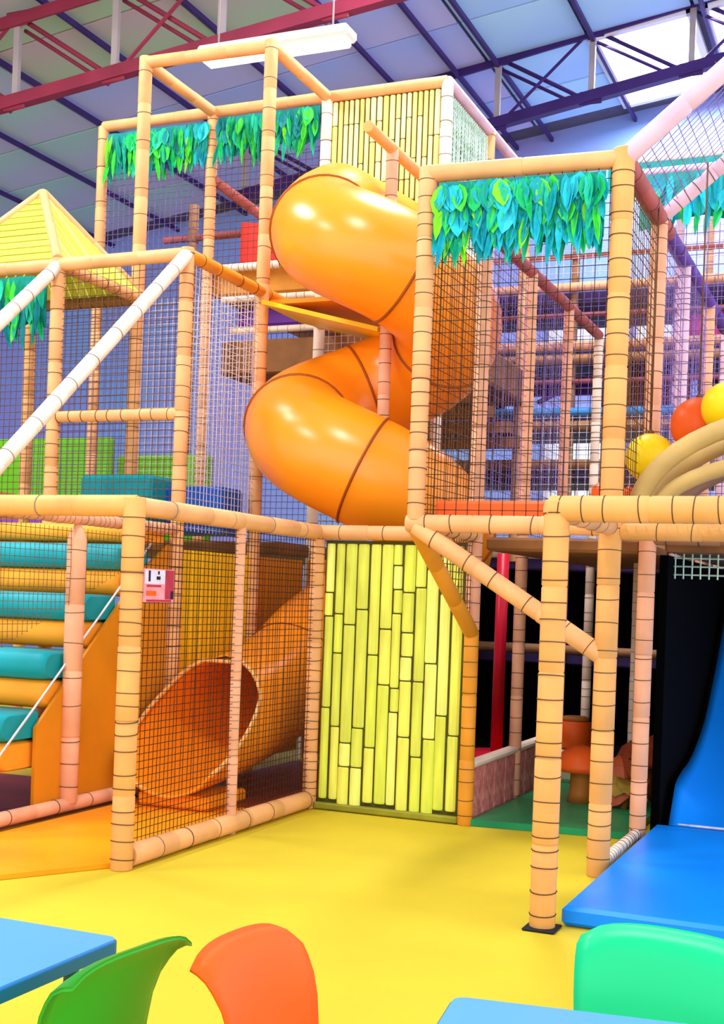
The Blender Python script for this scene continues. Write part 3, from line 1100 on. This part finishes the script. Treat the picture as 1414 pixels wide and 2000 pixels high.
def leaf_curtain(label, a, b, z, drop, n, seed, pal):
    rd = random.Random(seed)
    a, b = Vector((*a, 0)), Vector((*b, 0))
    d = (b - a)
    L = d.length
    ang = math.atan2(d.y, d.x)
    c = (a + b) / 2
    t = thing('leaf_curtain', label, 'leaf curtain', (c.x, c.y, z - drop), 'leaf curtains on the frames')
    u = d.normalized()
    nn = Vector((u.y, -u.x, 0))
    mb = MB()
    k = 12
    vs = []
    for i in range(k + 1):
        s = i / k
        wob = .012 * math.sin(i * 2.1)
        hem = drop * (.8 + .1 * math.sin(i * 1.7 + seed))
        for zz, th in ((z, 0), (z - hem, 0), (z - hem, .008), (z, .008)):
            vs.append(a + d * s + nn * (wob - th) + Vector((0, 0, zz)))
    fs = []
    for i in range(k):
        o0, o1 = i * 4, (i + 1) * 4
        for q in range(4):
            fs.append((o0 + q, o1 + q, o1 + (q + 1) % 4, o0 + (q + 1) % 4))
    mb.add(vs, fs)
    part('cloth', mb, 'leaf_cloth', t)
    for i in range(n):
        row = i % 3
        s = (i + rd.random()) / n
        kind = rd.choice(('long', 'long', 'mid')) if row == 0 else rd.choice(('mid', 'long', 'wide'))
        zz = z - drop * (.02 + (.48, .27, .03)[row] + rd.uniform(-.03, .06))
        col = rd.choice(pal) if rd.random() < .8 else rd.choice((3, 5, 7))
        p = a + d * min(.97, max(.03, s)) + nn * (.02 + .012 * row + rd.uniform(0, .01)) + Vector((0, 0, zz))
        sc = drop / .5
        piece('leaf', LM[kind, col], t, p, (rd.uniform(-.12, .12), rd.uniform(-.25, .25), ang + rd.uniform(-.4, .4)),
              (sc * 1.25, sc, sc * rd.uniform(.9, 1.25)))
    return t


teal, grn = (0, 1, 2, 4, 6), (0, 2, 4, 7, 3)
leaf_curtain('wide teal leaf curtain hanging from the frame right of the spiral slide', (X4 + .08, R1 - .02), (X5 - .1, R1 + .05), L2 - .07, .47, 170, 1, (1, 6, 2, 0, 1, 6))
leaf_curtain('green leaf curtain at the left end of the tallest tower', (XT0 + .08, R4 - .03), (XT1 - .3, R4 - .03), L3 - .1, .5, 60, 2, grn)
leaf_curtain('dark teal leaf curtain in the middle of the tallest tower, left of its inner post', (XT1 - .28, R4 - .03), (XT1 + .0, R4 - .03), L3 - .1, .48, 24, 3, teal)
leaf_curtain('leaf curtain inside the open cube top of the tallest tower', (XT1 + .08, R4 - .03), (X2 - .06, R4 - .03), L3 - .08, .46, 80, 4, grn)
leaf_curtain('leaf curtain hanging under the small pyramid roof', (X0 - .4, R2 - .02), (X1 - .1, R2 - .02), L2 - .08, .55, 70, 5, grn)
leaf_curtain('leaf curtain on the upper rail at the far right', (X4 - .3, 14.02), (X7, 14.02), L3 - .0, .4, 100, 6, teal)
leaf_curtain('leaf curtain on the lower rail behind the slanting bars', (X4 + .35, R5 + .04), (X7 + .4, R5 + .04), 5.94, .62, 100, 8, (1, 6, 1, 6, 2))

# ================================================================== PLAY PADS AND BLOCKS
def pad(name, c, d, m, label, cat='foam block', b=.03):
    return single(name, MB().cbox(c, d, b), m, label, cat)


pad('wall_pad', (-9.1, 11.75, 2.7), (2.1, .1, 1.2), 'vinyl_lime', 'lime green wall pad behind the left netting, leftmost', 'wall pad')
pad('wall_pad', (-7.42, 11.8, 2.6), (1.2, .1, 1.0), 'vinyl_lime', 'lime green wall pad behind the left netting, right of a bigger one', 'wall pad')
single('foam_ramp', MB().prism([(-9.3, 2.13), (-7.6, 2.13), (-8.9, 2.62), (-9.3, 2.66)], 'y', 10.6, 11.15), 'vinyl_brown',
       'brown foam ramp in front of the lime wall pads', 'foam ramp')
pad('foam_block', (-8.3, 10.5, 2.2), (1.3, .35, .16), 'vinyl_purple', 'low purple foam strip below the brown ramp')
pad('foam_block', (-6.35, 9.5, 2.38), (.75, .4, .5), 'vinyl_teal', 'teal foam block on the upper deck left of the blue block')
pad('foam_block', (-5.72, 9.75, 2.34), (.62, .4, .42), 'vinyl_blue', 'deep blue foam block beside the spiral slide')
pad('foam_block', (-7.2, 9.9, 2.3), (.35, .35, .28), 'vinyl_teal', 'small teal foam cube beside the lime pad')
single('foam_wedge', MB().prism([(-6.42, 4.88), (-5.62, 4.88), (-5.62, 5.12), (-6.05, 5.45), (-6.42, 5.5)], 'y', 11.53, 11.75), 'vinyl_red',
       'bright red foam wedge on the tower deck', 'foam block')
pad('foam_block', (-5.0, 12.0, 5.05), (.7, .3, .3), 'vinyl_red', 'red foam block behind the top bend of the slide')
pad('wall_pad', (-5.75, R4 + .3, 4.5), (1.4, .06, .2), 'vinyl_purple', 'purple wall pad under the tower deck', 'wall pad')
pad('foam_block', (-2.55, KY + .35, 2.9), (.85, .4, .24), 'vinyl_magenta', 'magenta foam block on a far deck behind the nets')
pad('foam_block', (-2.0, KY + .35, 4.82), (.5, .4, .34), 'vinyl_magenta', 'magenta foam block high on a far deck at the right')
pad('foam_block', (-1.86, 8.75, 2.32), (.22, .25, .34), 'vinyl_ballorange', 'orange foam block at the foot of the thick yellow post', b=.04)
pad('foam_block', (-1.68, 8.55, 2.3), (.09, .2, .3), 'vinyl_ballorange', 'orange foam block beside the yellow ball', b=.04)


def ball(loc, r, m, label, ztop):
    t = thing('hanging_ball', label, 'ball', (loc[0], loc[1], loc[2] - r))
    prof = [(max(.001, r * math.sin(PI * i / 14)), -r * math.cos(PI * i / 14)) for i in range(15)]
    part('ball', MB().lathe(loc, prof, 24), m, t)
    part('rope', MB().sweep([(loc[0], loc[1], loc[2] + r * .95), (loc[0], loc[1], ztop)], .006, 8), 'net_brown', t)
    part('cap', MB().lathe((loc[0], loc[1], loc[2] + r * .96), [(.022, 0), (.022, .02), (.01, .03)], 12), 'net_brown', t)
    return t


ball((-1.545, 8.5, 2.64), .165, 'vinyl_ballyellow', 'yellow ball hanging lowest behind the padded arch', 4.39)
ball((-1.25, 8.6, 2.87), .185, 'vinyl_ballorange', 'orange ball hanging between two yellow balls', 4.63)
ball((-1.04, 8.38, 2.95), .165, 'vinyl_ballyellow', 'yellow ball cut by the right picture edge', 4.8)

# padded arch bridge on the upper level
ab = thing('arch_bridge', 'tan padded arched bridge rail in front of the hanging balls', 'bridge', (-.4, 8.0, L1))
for y, rr, hh, hl in ((7.76, .06, .62, 1.13), (8.25, .055, .6, 1.13), (7.8, .05, .36, 1.02)):
    pts = [(-.35 - hl * math.cos(PI * i / 24), y, L1 + .09 + hh * math.sin(PI * i / 24)) for i in range(25)]
    o = part('arch_rail', MB().sweep(pts, rr, 14), 'foam_olive', ab)
dk = MB()
vs, fs = [], []
for i in range(25):
    a = PI * i / 24
    for (y, dz) in ((7.8, .0), (8.25, .0), (8.25, -.06), (7.8, -.06)):
        vs.append((-.35 - 1.0 * math.cos(a), y, L1 + .06 + dz + .46 * math.sin(a)))
for i in range(24):
    for q in range(4):
        fs.append((i * 4 + q, (i + 1) * 4 + q, (i + 1) * 4 + (q + 1) % 4, i * 4 + (q + 1) % 4))
dk.add(vs, fs, True)
part('walkway', dk, 'foam_brown', ab)

# ================================================================== UNDER THE RIGHT FRAME
rp = thing('fire_pole', 'crimson fireman pole on a round crimson base', 'pole', (-3.66, 12.25, 0))
part('pole', MB().sweep([(-3.66, 12.25, .08), (-3.66, 12.25, L1)], .062, 18), 'vinyl_scarlet', rp)
part('base', MB().lathe((-3.66, 12.25, 0.002), [(.42, 0), (.44, .04), (.42, .1), (.09, .12)], 28), 'vinyl_scarlet', rp)
lowall = thing('low_wall', 'low coral mosaic wall along the left of the green mat', 'wall', (X4, 9.8, 0))
for i in range(7):
    part('tile', MB().cbox((X4 - .01, 8.95 + .29 * i, .2), (.06, .28, .4), .012), 'mosaic', lowall)
part('coping', MB().cbox((X4 - .01, 9.8, .43), (.1, 2.06, .05), .015), 'foam_white', lowall)
single('shade_mat', MB().prism([(-5.2, 11.65), (-5.2, 15.3), (-1.56, 15.3), (-1.56, 11.65)], 'z', .002, .02), 'shade_black',  # shade on the floor under the decks, laid as a black sheet
       'black sheet standing in for floor shade round the crimson pole', 'mat')
# black sheets below the decks stand in for the deep shade there
def shade_wall(name, c, d):
    return struct(name, MB().box(c, d), 'shade_black')


shade_wall('wall_shade_back', (-.6, 15.4, 1.05), (9, .08, 2.1))
shade_wall('wall_shade_side', (-1.51, 11.05, 1.02), (.06, 4.1, 1.98))
shade_wall('wall_shade_slide', (.3, 13.2, 1.02), (3.5, .06, 1.98))
shade_wall('wall_shade_under', (-4.9, 14.6, 1.0), (.06, 1.6, 1.9))

orl = thing('foam_roll', 'orange foam roll standing on a cream box in the dark bay', 'foam roll', (-2.62, 11.2, .3))
part('body', MB().lathe((-2.62, 11.2, .34), [(.12, 0), (.15, .02), (.16, .12), (.15, .23), (.12, .25)], 22), 'vinyl_ballorange', orl)
part('cap', MB().lathe((-2.62, 11.2, .585), [(.13, 0), (.13, .03), (.1, .04)], 22), 'mushroom_stem', orl)
pad('cream_box', (-2.57, 11.2, .19), (.4, .4, .28), 'cream', 'cream foam box under the orange roll', 'foam block')


def mushroom(x, y, s, label, capm):
    t = thing('mushroom_stool', label, 'stool', (x, y, .05), 'mushroom stools on the green mat')
    part('stem', MB().lathe((x, y, .05), [(.1 * s, 0), (.085 * s, .08 * s), (.08 * s, .2 * s), (.1 * s, .24 * s)], 18), 'mushroom_stem', t)
    part('cap', MB().lathe((x, y, .05 + .22 * s), [(.06 * s, 0), (.19 * s, .01 * s), (.2 * s, .05 * s), (.16 * s, .13 * s), (.09 * s, .18 * s), (.01, .195 * s)], 22), capm, t)


mushroom(-2.27, 10.0, 1.1, 'orange-capped mushroom stool in front of the cream box', 'vinyl_ballorange')
mushroom(-1.86, 10.5, 1.2, 'rust-capped mushroom stool partly hidden behind a post', 'flower_rust')


def flower(x, y, s, label, seed):
    rd = random.Random(seed)
    t = thing('felt_flower', label, 'play flower', (x, y, .05))
    part('stalk', MB().sweep([(x, y, .05), (x + .02, y, .05 + .3 * s)], .03, 10), 'mushroom_stem', t)
    lm = LMF
    for k in range(12):
        a = 2 * PI * k / 12 + rd.uniform(-.15, .15)
        piece('petal', lm[k % 2], t, (x + .05 * math.cos(a), y + .05 * math.sin(a), .05 + s * (.18 + .22 * ((k * 5) % 12) / 12)),
              (rd.uniform(.4, .9), 0, a), (s * 2, s * 2, s * 1.1))


LMF = [leaf_mesh(.12, .2, 'flower_gold'), leaf_mesh(.12, .2, 'flower_rust')]
flower(-1.9, 9.9, 1.1, 'shaggy gold and rust play flower by the black shade wall', 4)
flower(-1.8, 11.2, 1.35, 'taller shaggy gold play flower at the back of the green mat', 9)
# slim inner posts under the deck
for i, (x, y, mm) in enumerate(((-2.05, 10.9, 'foam_white'), (-3.3, 11.6, 'foam_brown'), (-2.5, 13.3, 'foam_white'))):
    post(frR, x, y, .05, L1 - .1, r=.035, m=mm, tie=.1, tm='tie_grey')
net(frR, (X5 + .1, R2 + .5, 1.85), (1, 0, 0), (0, 0, 1), [(0, 0), (1.2, 0), (1.2, .2), (0, .2)], m='net_mint', cell=.06, r=.006)

# ================================================================== BLUE WAVE SLIDE AND MAT
single('blue_mat', MB().cbox((-.18, 7.66, .055), (2.66, 2.72, .1), .02), 'mat_blue', 'big bright blue landing mat at the right', 'mat')
ws = thing('wave_slide', 'wide glossy blue slide curving down to the blue mat', 'slide', (-.2, 9.3, 0))
key = [(9.05, .1), (9.5, .14), (10.0, .27), (10.5, .5), (11.0, .82), (11.5, 1.2), (12.0, 1.62), (12.45, 1.95), (12.8, 2.0)]
prof = []
for i in range(len(key) - 1):
    for q in range(4):
        t = q / 4
        p0, p1, p2, p3 = key[max(0, i - 1)], key[i], key[i + 1], key[min(len(key) - 1, i + 2)]
        z = .5 * ((2 * p1[1]) + (p2[1] - p0[1]) * t + (2 * p0[1] - 5 * p1[1] + 4 * p2[1] - p3[1]) * t * t + (3 * p1[1] - p0[1] - 3 * p2[1] + p3[1]) * t ** 3)
        prof.append((p1[0] + (p2[0] - p1[0]) * t, z))
prof.append(key[-1])
vs, fs = [], []
xs = [-1.42, -1.36, -1.28, -1.18, -1.05] + [-.9 + .22 * i for i in range(8)] + [.8, .95]
for (y, z) in prof:
    for x in xs:
        e = max(0, 1 - abs(x + 1.42) / .38, 1 - abs(x - .95) / .38) ** 2
        lift = .27 * e * min(1, max(0, (y - 9.05)) / .25) * max(.25, 1 - max(0, y - 9.6) / 1.6)
        vs.append((x, y, z + lift))
n = len(xs)
fs = [(i * n + k, i * n + k + 1, (i + 1) * n + k + 1, (i + 1) * n + k) for i in range(len(prof) - 1) for k in range(n - 1)]
b0 = len(vs)
for (y, z) in prof:
    vs += [(xs[0], y, max(.005, z - .14)), (xs[-1], y, max(.005, z - .14))]
for i in range(len(prof) - 1):
    fs.append((i * n, (i + 1) * n, b0 + 2 * (i + 1), b0 + 2 * i))
    fs.append((i * n + n - 1, b0 + 2 * i + 1, b0 + 2 * (i + 1) + 1, (i + 1) * n + n - 1))
    fs.append((b0 + 2 * i, b0 + 2 * (i + 1), b0 + 2 * (i + 1) + 1, b0 + 2 * i + 1))
part('slide_bed', MB().add(vs, fs, True), 'mat_blue', ws)
part('joint_strip', MB().cbox((-.2, 9.08, .108), (2.4, .03, .012), .003), 'net_pale', ws)

# ================================================================== SIGN
sg = thing('rule_sign', 'small pink and white notice tied to the net beside the front left post', 'sign', (X3 + .01, 6.6, 1.5))
SY0, SZ0, SW, SH = 6.3, 1.56, .34, .2
part('board', MB().box((X3 + .012, SY0 + SW / 2, SZ0 + SH / 2), (.008, SW, SH)), 'sign_pink', sg)


def mark(y0, y1, z0, z1, m, nm='print', dx=.0175):
    part(nm, MB().box((X3 + dx, SY0 + SW * (y0 + y1) / 2, SZ0 + SH * (z0 + z1) / 2), (.002, SW * (y1 - y0), SH * (z1 - z0))), m, sg)


mark(.03, .68, .55, .97, 'sign_white')
mark(.7, .98, .1, .98, 'sign_red')
mark(.14, .2, .62, .95, 'sign_dark', dx=.0195)
mark(.4, .52, .68, .78, 'sign_dark', dx=.0195)
mark(.44, .49, .84, .94, 'sign_dark', dx=.0195)
mark(.1, .55, .46, .52, 'sign_red', dx=.0195)
mark(.88, .97, .1, .35, 'sign_dark', dx=.0195)
mark(.1, .4, .2, .34, 'vinyl_ballorange', dx=.0195)
mark(.1, .9, .02, .08, 'sign_red', dx=.0195)

# ================================================================== TABLES AND CHAIRS
def table(label, x0, x1, y0, y1, rz, pivot):
    t = thing('cafe_table', label, 'table', (pivot[0], pivot[1], 0))
    cx, cy = (x0 + x1) / 2, (y0 + y1) / 2

    def rr(wx, wy, r, k=5):
        out = []
        for (sx, sy, a0) in ((1, 1, 0), (-1, 1, 90), (-1, -1, 180), (1, -1, 270)):
            for i in range(k + 1):
                a = math.radians(a0 + 90 * i / k)
                out.append((cx + sx * (wx / 2 - r) + r * math.cos(a), cy + sy * (wy / 2 - r) + r * math.sin(a)))
        return out
    parts = []
    top = MB().prism(rr(x1 - x0 - .012, y1 - y0 - .012, .03), 'z', .722, .742)
    edge = MB().prism(rr(x1 - x0, y1 - y0, .035), 'z', .705, .735)
    parts.append(('table_top', top, 'table_blue'))
    parts.append(('edge_band', edge, 'table_edge'))
    for sx in (-1, 1):
        for sy in (-1, 1):
            px, pyy = cx + sx * ((x1 - x0) / 2 - .09), cy + sy * ((y1 - y0) / 2 - .09)
            parts.append(('leg', MB().sweep([(px, pyy, .0), (px, pyy, .705)], .02, 12), 'metal_leg'))
    R = Matrix.Translation((pivot[0], pivot[1], 0)) @ Matrix.Rotation(rz, 4, 'Z') @ Matrix.Translation((-pivot[0], -pivot[1], 0))
    for nm, mb, m in parts:
        mb.v = [tuple(R @ Vector(p)) for p in mb.v]
        part(nm, mb, m, t)
    return t


table('light blue table with a dark edge at the left picture edge', -2.62, -1.81, 1.95, 2.76, 0, (-1.81, 2.76))
table('light blue table in the bottom right corner', -.9, -.1, 1.95, 2.74, math.radians(8), (-.9, 2.74))


def chair(label, loc, rz, m, wd=.43):
    """moulded shell chair; local +y is the way it faces, backrest at y = 0"""
    t = thing('shell_chair', label, 'chair', (loc[0], loc[1], 0), 'plastic chairs at the tables')
    R = Matrix.Translation((loc[0], loc[1], 0)) @ Matrix.Rotation(rz, 4, 'Z')
    side = [(.47, .425, .80), (.455, .45, .92), (.40, .455, 1), (.28, .445, 1), (.16, .435, .97), (.09, .44, .92), (.045, .47, .89), (.02, .53, .88),
            (.0, .60, .89), (-.012, .67, .92), (-.025, .73, .95), (-.04, .78, .98), (-.055, .815, 1.0), (-.08, .838, 1.0), (-.105, .845, .97)]
    n = 14
    mb = MB()
    vs, fs = [], []
    th_ = .009
    for lay in (0, 1):
        for i, (y, z, ws_) in enumerate(side):
            y0, z0, _ = side[max(0, i - 1)]
            y1, z1, _ = side[min(len(side) - 1, i + 1)]
            d = Vector((y1 - y0, z1 - z0)).normalized()
            nr = Vector((d.y, -d.x)) * (-1 if lay == 0 else 0) * th_
            back = min(1, max(0, (z - .46) / .15))
            for k in range(n + 1):
                s = -1 + 2 * k / n
                x = s * wd / 2 * ws_
                cv = s * s
                # wings curl forward; the top edge of the back arches over
                top = max(0, (z - .7) / .146)
                yy = y + back * .035 * cv * (1 - .5 * top)
                zz = z + (1 - back) * .02 * cv ** 2 - (.03 * abs(s) ** 3 + .012 * abs(s) ** 10) * top
                vs.append((x, yy + nr.x, zz + nr.y))
    m_ = len(side)
    N = n + 1
    for lay in (0, 1):
        o = lay * m_ * N
        for i in range(m_ - 1):
            for k in range(n):
                q = (o + i * N + k, o + i * N + k + 1, o + (i + 1) * N + k + 1, o + (i + 1) * N + k)
                fs.append(q if lay else q[::-1])
    o = m_ * N
    for i in range(m_ - 1):
        for k in (0, n):
            fs.append((i * N + k, (i + 1) * N + k, o + (i + 1) * N + k, o + i * N + k))
    for i in (0, m_ - 1):
        for k in range(n):
            fs.append((i * N + k, i * N + k + 1, o + i * N + k + 1, o + i * N + k))
    mb.add(vs, fs, True)
    mb.v = [tuple(R @ Vector(p)) for p in mb.v]
    part('shell', mb, m, t)
    for sx in (-1, 1):
        for (y0, y1) in ((.36, .42), (.1, .0)):
            p0, p1 = Vector((sx * .14, y0, .432)), Vector((sx * .19, y1, .0))
            lg = MB().sweep([R @ p0, R @ p0.lerp(p1, .5), R @ p1], [.014, .012, .011], 10)
            o = part('leg', lg, 'metal_leg', t)
    part('under_frame', MB().sweep([R @ Vector((-.14, .36, .428)), R @ Vector((.14, .36, .428)), R @ Vector((.14, .1, .425)), R @ Vector((-.14, .1, .425)), R @ Vector((-.14, .36, .428))], .009, 8), 'metal_leg', t)
    return t


chair('green plastic shell chair pushed against the left table', (-1.63, 2.42, 0), math.radians(84), 'chair_green', .43)
chair('orange plastic shell chair standing between the two tables', (-1.31, 2.62, 0), math.radians(-97), 'chair_orange', .39)
chair('teal green plastic shell chair behind the corner table', (-.485, 3.1, 0), math.radians(171), 'chair_teal', .48)
